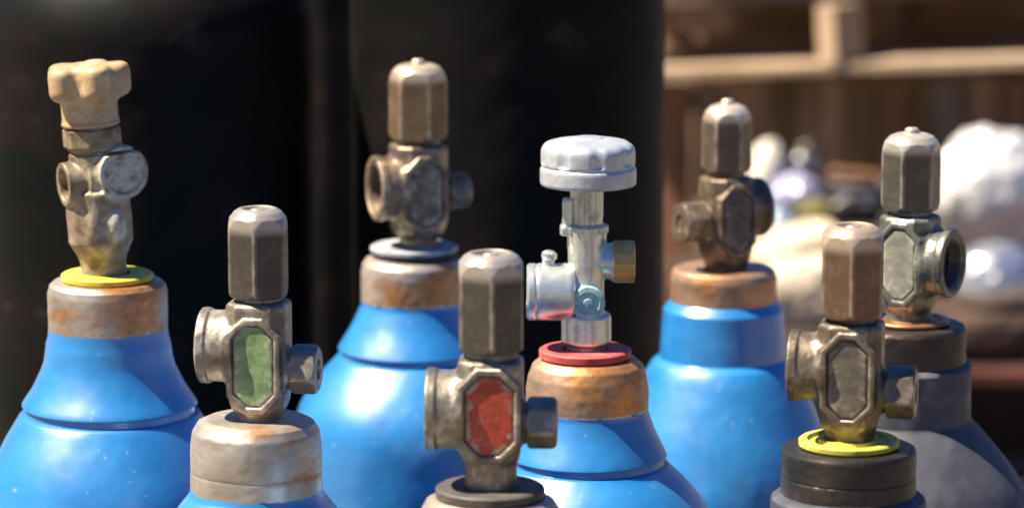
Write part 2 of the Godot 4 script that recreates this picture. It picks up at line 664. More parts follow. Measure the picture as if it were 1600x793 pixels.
# ------------------------------------------------------------------ cylinder shells
func collar_paint(off: Vector3, steel: Color, dark: Color, warm_reflection: Color, reflection_turn: float, reflection_more: float, blue_from := 0.0) -> Callable:
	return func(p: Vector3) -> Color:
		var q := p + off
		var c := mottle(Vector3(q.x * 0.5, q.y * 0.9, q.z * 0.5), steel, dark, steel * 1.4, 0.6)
		var side := cos(atan2(p.x, p.z) - reflection_turn)
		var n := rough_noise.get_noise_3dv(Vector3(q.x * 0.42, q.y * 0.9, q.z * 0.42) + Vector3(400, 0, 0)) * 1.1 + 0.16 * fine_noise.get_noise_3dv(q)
		c = c.lerp(warm_reflection * (1.0 + 0.5 * fine_noise.get_noise_3dv(q * 0.7)), clampf((n + side * 0.75 - 0.5 + reflection_more) * 1.7, 0.0, 0.9))  # warm orange reflection painted into the collar colour on one side
		if blue_from < 0.0:   # where the shell paint was brushed up over the foot of the collar
			var e := p.y - blue_from + 2.2 * rough_noise.get_noise_3dv(q * 1.1)
			c = c.lerp(Color(0.62, 0.64, 0.66), 1.0 - smoothstep(0.8, 1.6, e))
			c = c.lerp(Color(0.015, 0.20, 0.52), 1.0 - smoothstep(0.0, 0.7, e))
		return c


func shell(called: String, label: String, at: Vector3, group: String, shoulder: Array, collar: Array, collar_mat: Material, collar_skin: Callable, paint_mat: Material, category := "gas cylinder") -> Node3D:
	# at: the top of the neck collar on the axis. shoulder: (radius, height) pairs from the collar down to the full width.
	var o := thing(called, label, category, Vector3(at.x, 0, at.z), group)
	var top := at.y * 1000.0
	var pr := profile([0, -top + 4, 92, -top + 4, 104, -top + 12])
	var wide: float = shoulder[shoulder.size() - 2]
	pr.append(Vector2(wide - 2, -top + 30))
	pr.append(Vector2(wide, -top + 45))
	for i in range(shoulder.size() - 2, -2, -2):
		pr.append(Vector2(shoulder[i], shoulder[i + 1]))
	pr.append(Vector2(0, shoulder[1]))
	part("cylinder_body", turned(pr, func(_p: Vector3) -> Color: return Color.WHITE, 144, 60.0, 0.0, 6, 0.0, 0.3, 30.0), paint_mat, o, Transform3D(Basis(), Vector3(0, at.y, 0)))
	part("neck_collar", turned(profile(collar), collar_skin, 128, 1.8, 0.0, 6, 0.0, 0.5, 30.0), collar_mat, o, Transform3D(Basis(), Vector3(0, at.y, 0)))
	return o


func smooth(pairs: Array, steps := 5) -> Array:
	# a soft curve through (radius, height) pairs
	var c := Curve2D.new()
	var n := pairs.size() / 2
	for i in n:
		var p := Vector2(pairs[i * 2], pairs[i * 2 + 1])
		var a := Vector2(pairs[maxi(i - 1, 0) * 2], pairs[maxi(i - 1, 0) * 2 + 1])
		var b := Vector2(pairs[mini(i + 1, n - 1) * 2], pairs[mini(i + 1, n - 1) * 2 + 1])
		var t := (b - a).normalized()
		c.add_point(p, -t * p.distance_to(a) / 3.0, t * p.distance_to(b) / 3.0)
	var out := []
	for i in n - 1:
		for s in steps:
			var p := c.sample(i, float(s) / steps)
			out.append_array([p.x, p.y])
	out.append_array([pairs[n * 2 - 2], pairs[n * 2 - 1]])
	return out


const BRONZE := [Color(0.281, 0.218, 0.147), Color(0.105, 0.084, 0.063), Color(0.589, 0.505, 0.379)]
const GREYBRONZE := [Color(0.291, 0.253, 0.207), Color(0.122, 0.107, 0.092), Color(0.581, 0.520, 0.428)]
const DULL := [Color(0.092, 0.081, 0.069), Color(0.051, 0.046, 0.039), Color(0.467, 0.420, 0.358)]
const COPPER := [Color(0.165, 0.105, 0.07), Color(0.10, 0.068, 0.05), Color(0.52, 0.42, 0.31)]
const GREENISH := [Color(0.196, 0.196, 0.162), Color(0.081, 0.086, 0.075), Color(0.414, 0.414, 0.346)]
const STEEL := Color(0.50, 0.44, 0.37)
const STEEL_DARK := Color(0.20, 0.16, 0.13)
const RUST_AND_REFLECTION := Color(0.52, 0.23, 0.075)  # painted as a warm reflection on the collars, rust on the tall necks
const TIGHT := "gas cylinders standing together"


func make_cylinders() -> void:
	# --- far left: cream lobed hand wheel, yellow ring
	var at := Vector3(-0.3385, 1.5121, -3.1543)
	var o := shell("gas_cylinder", "blue gas cylinder whose valve carries a cream lobed hand wheel, above a yellow ring", at, TIGHT,
		[50, -40, 50.5, -47] + smooth([52, -52, 55, -70, 63, -88, 73, -104]) + [73.4, -105.5, 70.6, -107, 71.2, -112, 74.5, -113.2] + smooth([76, -114.5, 90, -138, 104, -168, 112, -200, 115, -240]),
		[0, -48, 49, -48, 50, -46, 50, -10, 48.5, -4, 45, -0.8, 40, 0, 0, 0], M.collar,
		collar_paint(Vector3(0, 0, 0), STEEL, STEEL_DARK, RUST_AND_REFLECTION, 0.55, 0.28, -45.5), M.blue)
	part("identification_ring", ring_mesh(20, 38.5, 5.5, 0, func(p): return mottle(p, Color(0.62, 0.53, 0.06), Color(0.42, 0.34, 0.05), Color(0.72, 0.66, 0.25), 0.7)), M.paint, o, Transform3D(Basis(), at * Vector3(0, 1, 0) + Vector3(0, 0.0005, 0)), "yellow ring under the valve")
	wheel_valve(o, Vector3(-0.002, at.y, 0))

	# --- front left: green panel
	at = Vector3(-0.1956, 1.4605, -2.8588)
	o = shell("gas_cylinder", "blue gas cylinder whose bronze valve has a green front panel", at, TIGHT,
		[50, -52, 51, -58] + smooth([53, -61, 60, -70, 76, -92, 96, -125, 110, -160, 115, -200]),
		[0, -60, 49.5, -60, 50.5, -58, 50.5, -42, 50, -40.5, 50.5, -39, 50, -20, 48.5, -10, 44.5, -3.5, 38, -0.5, 30, 0, 0, 0], M.collar,
		collar_paint(Vector3(210, 0, 0), Color(0.55, 0.50, 0.42), Color(0.30, 0.255, 0.20), RUST_AND_REFLECTION, 1.15, -0.15, -57.5), M.blue)
	var k := Valve.new()
	k.y0 = 6; k.y1 = 91; k.hw = 23; k.neck = 18; k.cap_y = 94; k.cap_h = 68; k.cap_r = 23.4
	k.port_y = 55; k.port_r = 29; k.port_l = 45; k.plug_y = 39; k.plug_r = 19; k.plug_l = 46; k.panel_y = 44; k.panel_a = 21; k.panel_b = 37
	valve(o, k, Vector3(0.0034, at.y, 0), -0.16, 0.0, GREYBRONZE, 0, DULL, [Color(0.25, 0.38, 0.17), Color(0.15, 0.23, 0.09), Color(0.48, 0.52, 0.28)], "green painted octagonal panel")

	# --- back middle: grey plate, open outlet to the left
	at = Vector3(-0.0939, 1.4557, -3.5788)
	o = shell("gas_cylinder", "blue gas cylinder whose brown valve, outlet open to the left, has a pale grey washer", at, TIGHT,
		[49, -36, 49.5, -44] + smooth([50, -46, 58, -64, 71, -86]) + [71.7, -87.5, 68.4, -89, 69.2, -94.5, 73, -95.8] + smooth([75, -98, 93, -118, 108, -142, 114, -165, 115, -200]),
		[0, -45, 48.5, -45, 49.5, -43, 49.5, -16, 48, -7, 44.5, -2, 38, 0, 0, 0], M.collar,
		collar_paint(Vector3(500, 0, 0), Color(0.55, 0.48, 0.40), STEEL_DARK, RUST_AND_REFLECTION, 0.7, 0.25, -42.5), M.blue)
	part("rubber_seal", ring_mesh(17, 40, 4, 0, func(p): return mottle(p, Color(0.03, 0.035, 0.045), Color(0.02, 0.02, 0.025), Color(0.08, 0.08, 0.09))), M.paint, o, Transform3D(Basis(), Vector3(0.001, at.y + 0.0005, 0)))
	part("washer", ring_mesh(17, 41.5, 5, 0, func(p): return mottle(p, Color(0.36, 0.38, 0.42), Color(0.22, 0.22, 0.23), Color(0.55, 0.56, 0.58))), M.paint, o, Transform3D(Basis(), Vector3(0.001, at.y + 0.0056, 0)), "pale grey washer")
	k = Valve.new()
	k.y0 = 21; k.y1 = 108; k.hw = 25.5; k.hd = 25; k.ch = 39; k.neck = 18; k.top = 20; k.cap_y = 112; k.cap_h = 73; k.cap_r = 26.4
	k.port_y = 67; k.port_r = 31; k.port_l = 44; k.hole_r = 25; k.plug_y = 61; k.plug_r = 17.5; k.plug_l = 49; k.panel_y = 63; k.panel_a = 21; k.panel_b = 36
	valve(o, k, Vector3(0.0055, at.y, 0), 0.32, 0.0, BRONZE, 1, [Color(0.20, 0.135, 0.075), Color(0.10, 0.07, 0.042), Color(0.62, 0.52, 0.38)], BRONZE)

	# --- front middle: red panel, dark washer
	at = Vector3(-0.0155, 1.449, -2.654)
	o = shell("gas_cylinder", "gas cylinder in front whose valve has a red front panel, on a dark washer", at, TIGHT,
		[50, -46, 51, -54] + smooth([53, -57, 64, -74, 84, -102, 103, -136, 113, -170, 115, -210]),
		[0, -55, 49.5, -55, 50.5, -53, 50.5, -18, 49, -9, 45.5, -3, 40, 0, 0, 0], M.collar,
		collar_paint(Vector3(900, 0, 0), Color(0.55, 0.45, 0.37), Color(0.22, 0.17, 0.14), RUST_AND_REFLECTION, 1.2, -0.15), M.blue)
	part("washer", ring_mesh(18, 39, 7, 0, func(p): return mottle(p, Color(0.085, 0.075, 0.065), Color(0.05, 0.045, 0.04), Color(0.16, 0.14, 0.12))), M.paint, o, Transform3D(Basis(), Vector3(0.0, at.y + 0.0005, 0)), "dark grey washer")
	k = Valve.new()
	k.y0 = 27; k.y1 = 101; k.hw = 23; k.neck = 18.5; k.top = 19; k.cap_y = 106; k.cap_h = 70; k.cap_r = 24.6
	k.port_y = 63; k.port_r = 29.5; k.port_l = 46; k.plug_y = 54; k.plug_r = 18.5; k.plug_l = 47; k.panel_y = 63; k.panel_a = 22.5; k.panel_b = 34
	valve(o, k, Vector3(0.0005, at.y, 0), -0.05, 0.0, [Color(0.26, 0.235, 0.185), Color(0.12, 0.115, 0.09), Color(0.5, 0.45, 0.36)], 0, DULL, [Color(0.55, 0.075, 0.045), Color(0.34, 0.06, 0.035), Color(0.58, 0.2, 0.14)], "red painted octagonal panel")

	# --- middle right: white hand wheel, red ring
	at = Vector3(0.0621, 1.4587, -3.0933)
	o = shell("gas_cylinder", "blue gas cylinder whose white valve has a round white hand wheel, above a red ring", at, TIGHT,
		[50, -36, 50.5, -44] + smooth([51, -46, 56, -60, 65.5, -80]) + [66, -81.5, 63.0, -83, 63.8, -88, 67.5, -89.2] + smooth([69, -91, 86, -108, 103, -132, 112, -158, 115, -200]),
		[0, -45, 49.5, -45, 50.5, -43, 50.5, -26, 49, -15, 45.5, -6, 40, -1, 36, 0, 0, 0], M.collar,
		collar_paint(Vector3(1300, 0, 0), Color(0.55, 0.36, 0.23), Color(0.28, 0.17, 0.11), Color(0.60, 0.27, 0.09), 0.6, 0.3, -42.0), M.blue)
	part("identification_ring", ring_mesh(19, 38, 7, 0, func(p): return mottle(p, Color(0.52, 0.085, 0.075), Color(0.34, 0.05, 0.045), Color(0.62, 0.28, 0.25), 0.8)), M.paint, o, Transform3D(Basis(), Vector3(-0.002, at.y + 0.0005, 0)), "red ring under the valve")
	white_valve(o, Vector3(-0.001, at.y, 0))

	# --- back right: brown collar with a broad painted band under it
	at = Vector3(0.2006, 1.445, -3.5769)
	o = shell("gas_cylinder", "blue gas cylinder at the back whose brown neck stands on a straight darker band", at, TIGHT,
		[50, -30, 56.5, -38, 57.5, -40, 60, -85] + smooth([62.5, -86.5, 68, -91, 77, -108, 89, -135, 101, -165, 110, -198, 115, -240]),
		[0, -39, 49.5, -39, 50.5, -37, 50.5, -8, 48.5, -2.5, 45, 0, 0, 0], M.collar,
		collar_paint(Vector3(1700, 0, 0), Color(0.52, 0.33, 0.21), Color(0.26, 0.16, 0.10), RUST_AND_REFLECTION, 0.2, 0.1, -35.5), M.blue)
	k = Valve.new()
	k.y0 = 6; k.y1 = 88; k.hw = 23; k.hd = 23; k.neck = 20; k.top = 17; k.cap_y = 92; k.cap_h = 66; k.cap_r = 22.5
	k.port_side = 1.0; k.port_y = 56; k.port_r = 28; k.port_l = 38; k.plug_y = 46; k.plug_r = 21; k.plug_l = 50; k.panel_y = 48; k.panel_a = 20; k.panel_b = 35
	valve(o, k, Vector3(0.002, at.y, 0), 0.45, 0.0, [Color(0.190, 0.140, 0.100), Color(0.089, 0.068, 0.051), Color(0.401, 0.335, 0.256)], 1, [Color(0.131, 0.100, 0.076), Color(0.077, 0.060, 0.048), Color(0.669, 0.578, 0.465)], [Color(0.168, 0.129, 0.095), Color(0.089, 0.068, 0.051), Color(0.290, 0.245, 0.190)])

	# --- front right: copper cap, yellow dished ring, dark collar
	at = Vector3(0.2474, 1.4637, -2.7477)
	o = shell("gas_cylinder", "dark grey gas cylinder in front with a copper brown cap above a dished yellow ring", at, TIGHT,
		[49, -34, 54, -36.5, 56.5, -38.5, 57.2, -41, 57.2, -66, 58.5, -68] + smooth([60, -70, 78, -92, 98, -124, 111, -160, 115, -205]),
		[0, -37, 49, -37, 49.6, -35.5, 49.6, -22, 49, -21, 49.6, -20, 49.6, -3, 48.5, -0.8, 46.5, 0, 0, 0], M.collar,
		collar_paint(Vector3(2100, 0, 0), Color(0.055, 0.052, 0.05), Color(0.03, 0.028, 0.028), Color(0.12, 0.09, 0.07), -1.0, -0.3), M.slate)
	part("identification_ring", ring_mesh(18, 37, 5.5, 3.0, func(p): return mottle(p, Color(0.58, 0.52, 0.07), Color(0.38, 0.34, 0.05), Color(0.70, 0.66, 0.30), 0.8)), M.paint, o, Transform3D(Basis(), Vector3(0.0, at.y + 0.0005, 0)), "dished yellow ring")
	k = Valve.new()
	k.y0 = 14; k.y1 = 94; k.hw = 23.5; k.neck = 18; k.cap_y = 97; k.cap_h = 68; k.cap_r = 24.0
	k.port_y = 59; k.port_r = 26.5; k.port_l = 45.5; k.plug_y = 42; k.plug_r = 19.5; k.plug_l = 48; k.panel_y = 54; k.panel_a = 20; k.panel_b = 35
	valve(o, k, Vector3(0.0006, at.y, 0), -0.2, 0.0, [Color(0.182, 0.147, 0.107), Color(0.087, 0.071, 0.051), Color(0.334, 0.286, 0.222)], 0, COPPER, [Color(0.150, 0.131, 0.099), Color(0.095, 0.079, 0.063), Color(0.270, 0.238, 0.190)], "", "copper brown hexagonal cap")

	# --- right: open outlet to the right, slate shell
	at = Vector3(0.3359, 1.4661, -3.1992)
	o = shell("gas_cylinder", "slate grey gas cylinder whose greenish valve has its open outlet to the right", at, TIGHT,
		[50, -32, 53.5, -34, 55, -36.5, 55.5, -80, 56.5, -82] + smooth([58, -84, 76, -104, 96, -130, 108, -155, 114, -185, 115, -220]),
		[0, -35, 49.5, -35, 50.2, -33, 50.2, -4, 48.5, -1, 45.5, 0, 0, 0], M.collar,
		collar_paint(Vector3(2600, 0, 0), Color(0.06, 0.05, 0.048), Color(0.03, 0.028, 0.028), Color(0.12, 0.08, 0.06), 0.0, -0.2), M.slate)
	part("rusty_washer", ring_mesh(18, 34, 4, 1.8, func(p): return mottle(p, Color(0.42, 0.20, 0.10), Color(0.20, 0.10, 0.06), Color(0.55, 0.38, 0.25))), M.collar, o, Transform3D(Basis(), Vector3(0.002, at.y + 0.0005, 0)), "rusty washer")
	k = Valve.new()
	k.y0 = 14; k.y1 = 94; k.hw = 23; k.hd = 23; k.neck = 19; k.top = 18; k.cap_y = 98; k.cap_h = 67; k.cap_r = 24.4
	k.port_side = 1.0; k.port_y = 55; k.port_r = 29.5; k.port_l = 41; k.hole_r = 24; k.plug_y = 40; k.plug_r = 17; k.plug_l = 42; k.panel_y = 54; k.panel_a = 20; k.panel_b = 36
	valve(o, k, Vector3(0.001, at.y, 0), -0.5, 0.0, GREENISH, 1, [Color(0.099, 0.092, 0.076), Color(0.054, 0.052, 0.043), Color(0.562, 0.515, 0.437)], [Color(0.264, 0.258, 0.204), Color(0.168, 0.168, 0.132), Color(0.408, 0.396, 0.336)])


func wheel_valve(o: Node3D, at: Vector3) -> void:
	var place := Transform3D(Basis(Vector3(0, 0, 1), 0.07), at)
	var skin := func(p: Vector3) -> Color:
		var c := mottle(p * 1.2 + Vector3(3000, 0, 0), Color(0.31, 0.245, 0.165), Color(0.10, 0.08, 0.05), Color(0.48, 0.41, 0.31))
		# remains of pale paint on the two bosses
		var worn := rough_noise.get_noise_3dv(p * 2.2) * 0.9 + fine_noise.get_noise_3dv(p) * 0.4
		var boss := 1.0 - smoothstep(20.0, 27.0, p.distance_to(Vector3(22, 92, 20)))
		boss = maxf(boss, 1.0 - smoothstep(7.0, 13.0, p.distance_to(Vector3(17, 48, 24)) * 0.8))
		return c.lerp(Color(0.56, 0.55, 0.46), clampf(boss * (0.75 + worn * 1.6), 0.0, 0.9))
	var yaw := Basis(Vector3.UP, 0.42)
	var field := func(w: Vector3) -> float:
		var p: Vector3 = yaw.inverse() * w
		var rad := sqrt(p.x * p.x + p.z * p.z)
		var d := smax(rad - lerpf(20.0, 27.0, clampf((p.y - 20.0) / 14.0, 0.0, 1.0)), maxf(18.0 - p.y, p.y - 78.0), 4.0)
		d = smin(d, smax(rad - 19.0, maxf(-6.0 - p.y, p.y - 30.0), 1.0), 3.0)
		d = smin(d, smax(rad - 21.0, maxf(60.0 - p.y, p.y - 132.0), 1.0), 4.0)
		# outlet to the left: narrow mouth, wide shoulder
		var rr := sqrt((p.y - 84.0) * (p.y - 84.0) + p.z * p.z)
		d = smin(d, smax(rr - 18.6, maxf(p.x, -p.x - 29.0), 1.6), 2.0)
		d = smin(d, smax(rr - 22.5, maxf(p.x, -p.x - 12.5), 2.0), 2.0)
		d = smax(d, -maxf(rr - 13.0, p.x + 10.0), 1.2)
		# round boss towards the front right
		var q: Vector3 = Basis(Vector3.UP, -0.12) * (p - Vector3(14, 92, 6))
		var br := sqrt(q.x * q.x + (q.y) * (q.y))
		d = smin(d, smax(br - 22.5, maxf(-6.0 - q.z, q.z - 22.0), 1.8), 3.0)
		d = smax(d, -smax(br - 17.0, 19.6 - q.z, 0.6), 0.6)
		# nut round the stem, groove above it
		d = smin(d, smax(oct(p.x, p.z, 22.3, 22.3, 32.5), absf(p.y - 121.0) - 8.0, 1.2), 0.8)
		d = smax(d, -smax(absf(p.y - 109.0) - 1.2, 19.0 - rad, 0.5), 0.6)
		# cast marks on the boss face
		d -= 0.9 * smoothstep(0.05, 0.16, fine_noise.get_noise_3dv(w * 0.75)) * (1.0 - smoothstep(13.0, 15.0, br)) * smoothstep(12.0, 16.0, q.z)
		# small oval boss lower on the right
		var e: Vector3 = (p - Vector3(6, 48, 24)) * Vector3(1.0 / 8.5, 1.0 / 15.0, 1.0 / 8.0)
		d = smin(d, (e.length() - 1.0) * 8.0, 3.0)
		var e2: Vector3 = (p - Vector3(-12, 46, 21)) * Vector3(1.0 / 7.0, 1.0 / 16.0, 1.0 / 7.0)
		d = smin(d, (e2.length() - 1.0) * 7.0, 4.0)
		return d + 0.35 * rough_noise.get_noise_3dv(w * 2.0)
	var body := part("valve_body", cast(field, Vector3(-42, -9, -36), Vector3(46, 136, 50), 1.4, skin), M.dusty, o, place)
	# lobed hand wheel
	var cream := func(p: Vector3) -> Color: return mottle(p + Vector3(3300, 0, 0), Color(0.47, 0.33, 0.165), Color(0.34, 0.20, 0.085), Color(0.58, 0.47, 0.30), 0.9)
	var wheel := func(p: Vector3) -> float:
		var rad := sqrt(p.x * p.x + p.z * p.z)
		var plan := rad - 25.0
		for i in 5:
			var t := TAU * i / 5.0 + 0.42
			var dx := p.x - 24.0 * sin(t)
			var dz := p.z - 24.0 * cos(t)
			plan = smin(plan, sqrt(dx * dx + dz * dz) - 12.3, 4.0)
		var d := smax(plan, maxf(21.0 - p.y + maxf(rad - 24.0, 0.0) * 0.25, p.y - 51.0), 8.0)
		d = smin(d, smax(rad - 23.5, maxf(-p.y, p.y - 40.0), 2.0), 5.0)
		d = smax(d, -smax(rad - 9.0, 50.0 - p.y, 1.5), 1.5)     # sunk middle of the top
		return smin(d, smax(rad - 24.3, maxf(-p.y, p.y - 3.5), 1.0), 1.0) + 0.15 * rough_noise.get_noise_3dv(p)
	part("hand_wheel", cast(wheel, Vector3(-42, -4, -42), Vector3(42, 56, 42), 1.3, cream), M.enamel, o, Transform3D(place.basis, place * Vector3(0, 0.131, 0)), "cream hand wheel with rounded lobes")
	var nut := turned(profile([12.6, -2, 12.6, 4, 11.5, 5, 12.4, 6, 11.5, 7, 12.4, 8, 11.5, 9, 12.6, 10]), skin, 48, 2.0)
	part("outlet_thread", nut, M.dusty, body, Transform3D(yaw * Basis(Vector3(0, 0, 1), PI / 2), (yaw * Vector3(-12, 84, 0)) * MM))


func white_valve(o: Node3D, at: Vector3) -> void:
	var place := Transform3D(Basis(), at)
	var white := func(p: Vector3) -> Color: return mottle(p * 1.2 + Vector3(4000, 0, 0), Color(0.74, 0.77, 0.72), Color(0.5, 0.52, 0.48), Color(0.82, 0.86, 0.85), 0.7)
	var field := func(p: Vector3) -> float:
		var rad := sqrt(p.x * p.x + p.z * p.z)
		var d := smax(rad - lerpf(14.5, 16.5, clampf((p.y - 70.0) / 36.0, 0.0, 1.0)), maxf(30.0 - p.y, p.y - 107.0), 1.5)
		d = smin(d, smax(rad - 16.5, maxf(-6.0 - p.y, p.y - 20.0), 1.0), 2.0)
		d = smin(d, smax(rad - 20.5, maxf(12.0 - p.y, p.y - 37.0), 3.0), 3.0)
		var rr := sqrt((p.y - 55.0) * (p.y - 55.0) + p.z * p.z)
		d = smin(d, smax(rr - 16.0, maxf(p.x, -p.x - 30.0), 1.5), 4.0)
		# cone towards the brass cap on the right
		var rc := sqrt((p.y - 80.0) * (p.y - 80.0) + p.z * p.z)
		d = smin(d, smax(rc - lerpf(12.0, 16.5, clampf((p.x - 12.0) / 10.0, 0.0, 1.0)), maxf(-p.x, p.x - 23.0), 1.5), 4.0)
		# boss on the front
		var rb := sqrt(p.x * p.x + (p.y - 49.0) * (p.y - 49.0))
		d = smin(d, smax(rb - 13.0, maxf(-p.z, p.z - 17.0), 1.5), 3.0)
		return d + 0.3 * rough_noise.get_noise_3dv(p * 2.0)
	var body := part("valve_body", cast(field, Vector3(-34, -9, -26), Vector3(28, 112, 28), 1.35, white), M.plated, o, place, "white painted valve body")
	# outlet sleeve, its nub, the turquoise disc, the brass cap
	part("outlet_sleeve", turned(profile([0, 0, 20, 0, 22.5, 1.5, 23.5, 4, 23.5, 30, 22.6, 32, 23.4, 33.5, 23.2, 38, 21.5, 40, 17, 40, 16, 34, 0, 34]), white, 96, 2.0, 0.0, 6, 0.0, 0.4), M.plated, body, Transform3D(Basis(Vector3(0, 0, 1), PI / 2), Vector3(-9, 55, 0) * MM), "white outlet sleeve")
	part("sleeve_nub", turned(profile([0, 0, 4.5, 0, 5.0, 6, 6.5, 8, 6.2, 11.5, 3.5, 13.5, 0, 14]), white, 48, 2.0, 0.0, 6, 0.0, 0.6), M.plated, body, Transform3D(Basis(Vector3(0, 0, 1), -0.15), Vector3(-32, 76, 2) * MM))
	part("front_disc", turned(profile([0, 0, 13.5, 0, 14, 1.0, 14, 3, 13, 4.2, 9.5, 4.6, 9, 3.4, 4, 3.6, 3.4, 5.2, 0, 5.4]), func(p): return mottle(p * 2.0 + Vector3(4100, 0, 0), Color(0.30, 0.56, 0.58), Color(0.22, 0.34, 0.34), Color(0.62, 0.76, 0.76)), 72, 1.5, 0.0, 6, 0.0, 0.5), M.paint, body, Transform3D(Basis(Vector3(1, 0, 0), PI / 2), Vector3(1, 49, 16) * MM), "pale turquoise disc")
	part("brass_cap", turned(profile([0, 0, 16.5, 0, 18, 1.2, 18, 15.5, 17, 17, 13, 17.6, 0, 17.6]), func(p): return mottle(p + Vector3(4200, 0, 0), Color(0.62, 0.41, 0.13), Color(0.40, 0.25, 0.08), Color(0.70, 0.55, 0.28)), 84, 1.6, 17.0, 12, 0.0, 0.15), M.cap, body, Transform3D(Basis(Vector3(0, 0, 1), -PI / 2), Vector3(22, 80, 0) * MM), "brass side cap")
	# ribbed spindle housing with its nut and side lug
	part("spindle_housing", turned(profile([0, 104, 16.5, 104, 17, 105.5, 17, 109.5, 14.5, 111, 12.4, 112, 12.4, 118, 12.8, 119, 12.8, 144, 0, 144]), func(p): return mottle(p * 1.4 + Vector3(4300, 0, 0), Color(0.66, 0.69, 0.62), Color(0.35, 0.37, 0.33), Color(0.78, 0.82, 0.79)), 120, 1.5, 0.0, 6, 0.0, 0.0, 20.0, 0.075, 14), M.plated, o, place)
	var lug := func(p: Vector3) -> float:
		var a := smax(oct(p.x + 15.0, p.z, 5.0, 7.0, 10.0), absf(p.y - 120.0) - 13.0, 2.5)
		var b := smax(oct(p.x + 17.0, p.z, 5.0, 8.0, 11.0), absf(p.y - 106.0) - 4.0, 2.0)
		return smin(a, b, 3.0) + 0.4 * rough_noise.get_noise_3dv(p * 2.0)
	part("side_lug", cast(lug, Vector3(-27, 94, -14), Vector3(-6, 140, 14), 1.3, white), M.plated, o, place)
	# hand wheel
	var bluish := func(p: Vector3) -> Color: return mottle(p * 0.9 + Vector3(4400, 0, 0), Color(0.55, 0.58, 0.62), Color(0.38, 0.42, 0.48), Color(0.68, 0.70, 0.72), 0.8)
	var silver_wheel := func(p: Vector3) -> float:
		var rad := sqrt(p.x * p.x + p.z * p.z)
		var plan := rad - 38.6
		for i in 8:
			var t := TAU * i / 8.0 + 0.2
			var dx := p.x - 46.0 * sin(t)
			var dz := p.z - 46.0 * cos(t)
			plan = smax(plan, 9.4 - sqrt(dx * dx + dz * dz) - 18.0 * smoothstep(20.0, 11.0, p.y), 2.0)   # finger scallops above a plain rim
		var d := smax(plan, maxf(-p.y, p.y - 39.5 + rad * rad * 0.0032), 8.0)
		d = smin(d, smax(rad - 39.4, absf(p.y - 8.0) - 7.5, 3.0), 1.0)
		d = smax(d, -smax(absf(p.y - 16.5) - 0.8, 37.6 - rad, 0.4), 0.5)
		d = smin(d, smax(rad - 12.0, maxf(30.0 - p.y, p.y - 40.2), 1.5), 1.0)
		return d + 0.2 * rough_noise.get_noise_3dv(p)
	var wheel := cast(silver_wheel, Vector3(-43, -3, -43), Vector3(43, 44, 43), 1.3, bluish)
	part("hand_wheel", wheel, M.wheel, o, Transform3D(place.basis, place * Vector3(0.001, 0.143, 0)), "round silvery white hand wheel")


# ------------------------------------------------------------------ what stands behind
func make_ground() -> void:
	var st := SurfaceTool.new()
	st.begin(Mesh.PRIMITIVE_TRIANGLES)
	const S := 150.0
	for q in [Vector3(-S, 0, -S), Vector3(S, 0, -S), Vector3(S, 0, S), Vector3(-S, 0, -S), Vector3(S, 0, S), Vector3(-S, 0, S)]:
		st.set_normal(Vector3.UP)
		st.add_vertex(q)
	tag(part("ground", st.commit(), M.ground, self), "", "", "", "structure")


func make_tall_cylinders() -> void:
	var spots := [
		[Vector3(-0.389, 0, -4.09), 0.1775, 1.612, M.black, "broad black gas cylinder on the left, its rounded shoulder showing at the top edge"],
		[Vector3(-0.0045, 0, -4.09), 0.1685, 1.78, M.black, "tall black gas cylinder behind the white hand wheel"],
		[Vector3(-0.222, 0, -4.56), 0.115, 1.70, M.primer, "dark brown gas cylinder seen through the gap between two black ones"],
	]
	for s in spots:
		var o := thing("tall_cylinder", s[4], "gas cylinder", s[0], "dark cylinders standing behind")
		var r: float = s[1] * 1000.0
		var h: float = s[2] * 1000.0
		var tint := func(p: Vector3) -> Color:   # old paint: green black, with a reddish reflection painted into the right side
			var n := blotch.get_noise_3dv(Vector3(p.x * 0.25, p.y * 0.05, p.z * 0.25) + o.position * 700.0) * 1.4
			var c := Color(1.9, 2.5, 2.2).lerp(Color(5.0, 2.5, 2.2), smoothstep(0.15, 0.75, p.x / r + n * 0.5))
			return c * (1.0 + 0.5 * n)
		var pr := [0, 4, r - 18, 4, r - 3, 20, r, 45, r, h]
		for i in range(1, 9):
			var t := i / 8.0 * PI * 0.42
			pr.append_array([r * (0.18 + 0.82 * cos(t)) if i < 8 else r * 0.36, h + r * 0.62 * sin(t)])
		pr.append_array([0, h + r * 0.61])
		part("cylinder_body", turned(profile(pr), tint, 144, 60.0, 0.0, 6, 0.0, 0.6, 30.0), s[3], o)
		var neck := turned(profile([0, 0, r * 0.34, 0, r * 0.34, 40, r * 0.3, 46, 0, 46]), func(p): return mottle(p, STEEL, STEEL_DARK, RUST_AND_REFLECTION), 72, 4.0)
		part("neck_collar", neck, M.collar, o, Transform3D(Basis(), Vector3(0, (h + r * 0.60) * MM, 0)))
		var knob := turned(profile([0, 0, 13, 0, 14, 3, 14, 46, 22, 50, 23, 54, 23, 90, 19, 99, 10, 103, 0, 104]), func(p): return mottle(p, DULL[0], DULL[1], DULL[2]), 72, 3.0, 21.0)
		part("valve_cap", knob, M.cap, o, Transform3D(Basis(), Vector3(0, (h + r * 0.60 + 46) * MM, 0)))


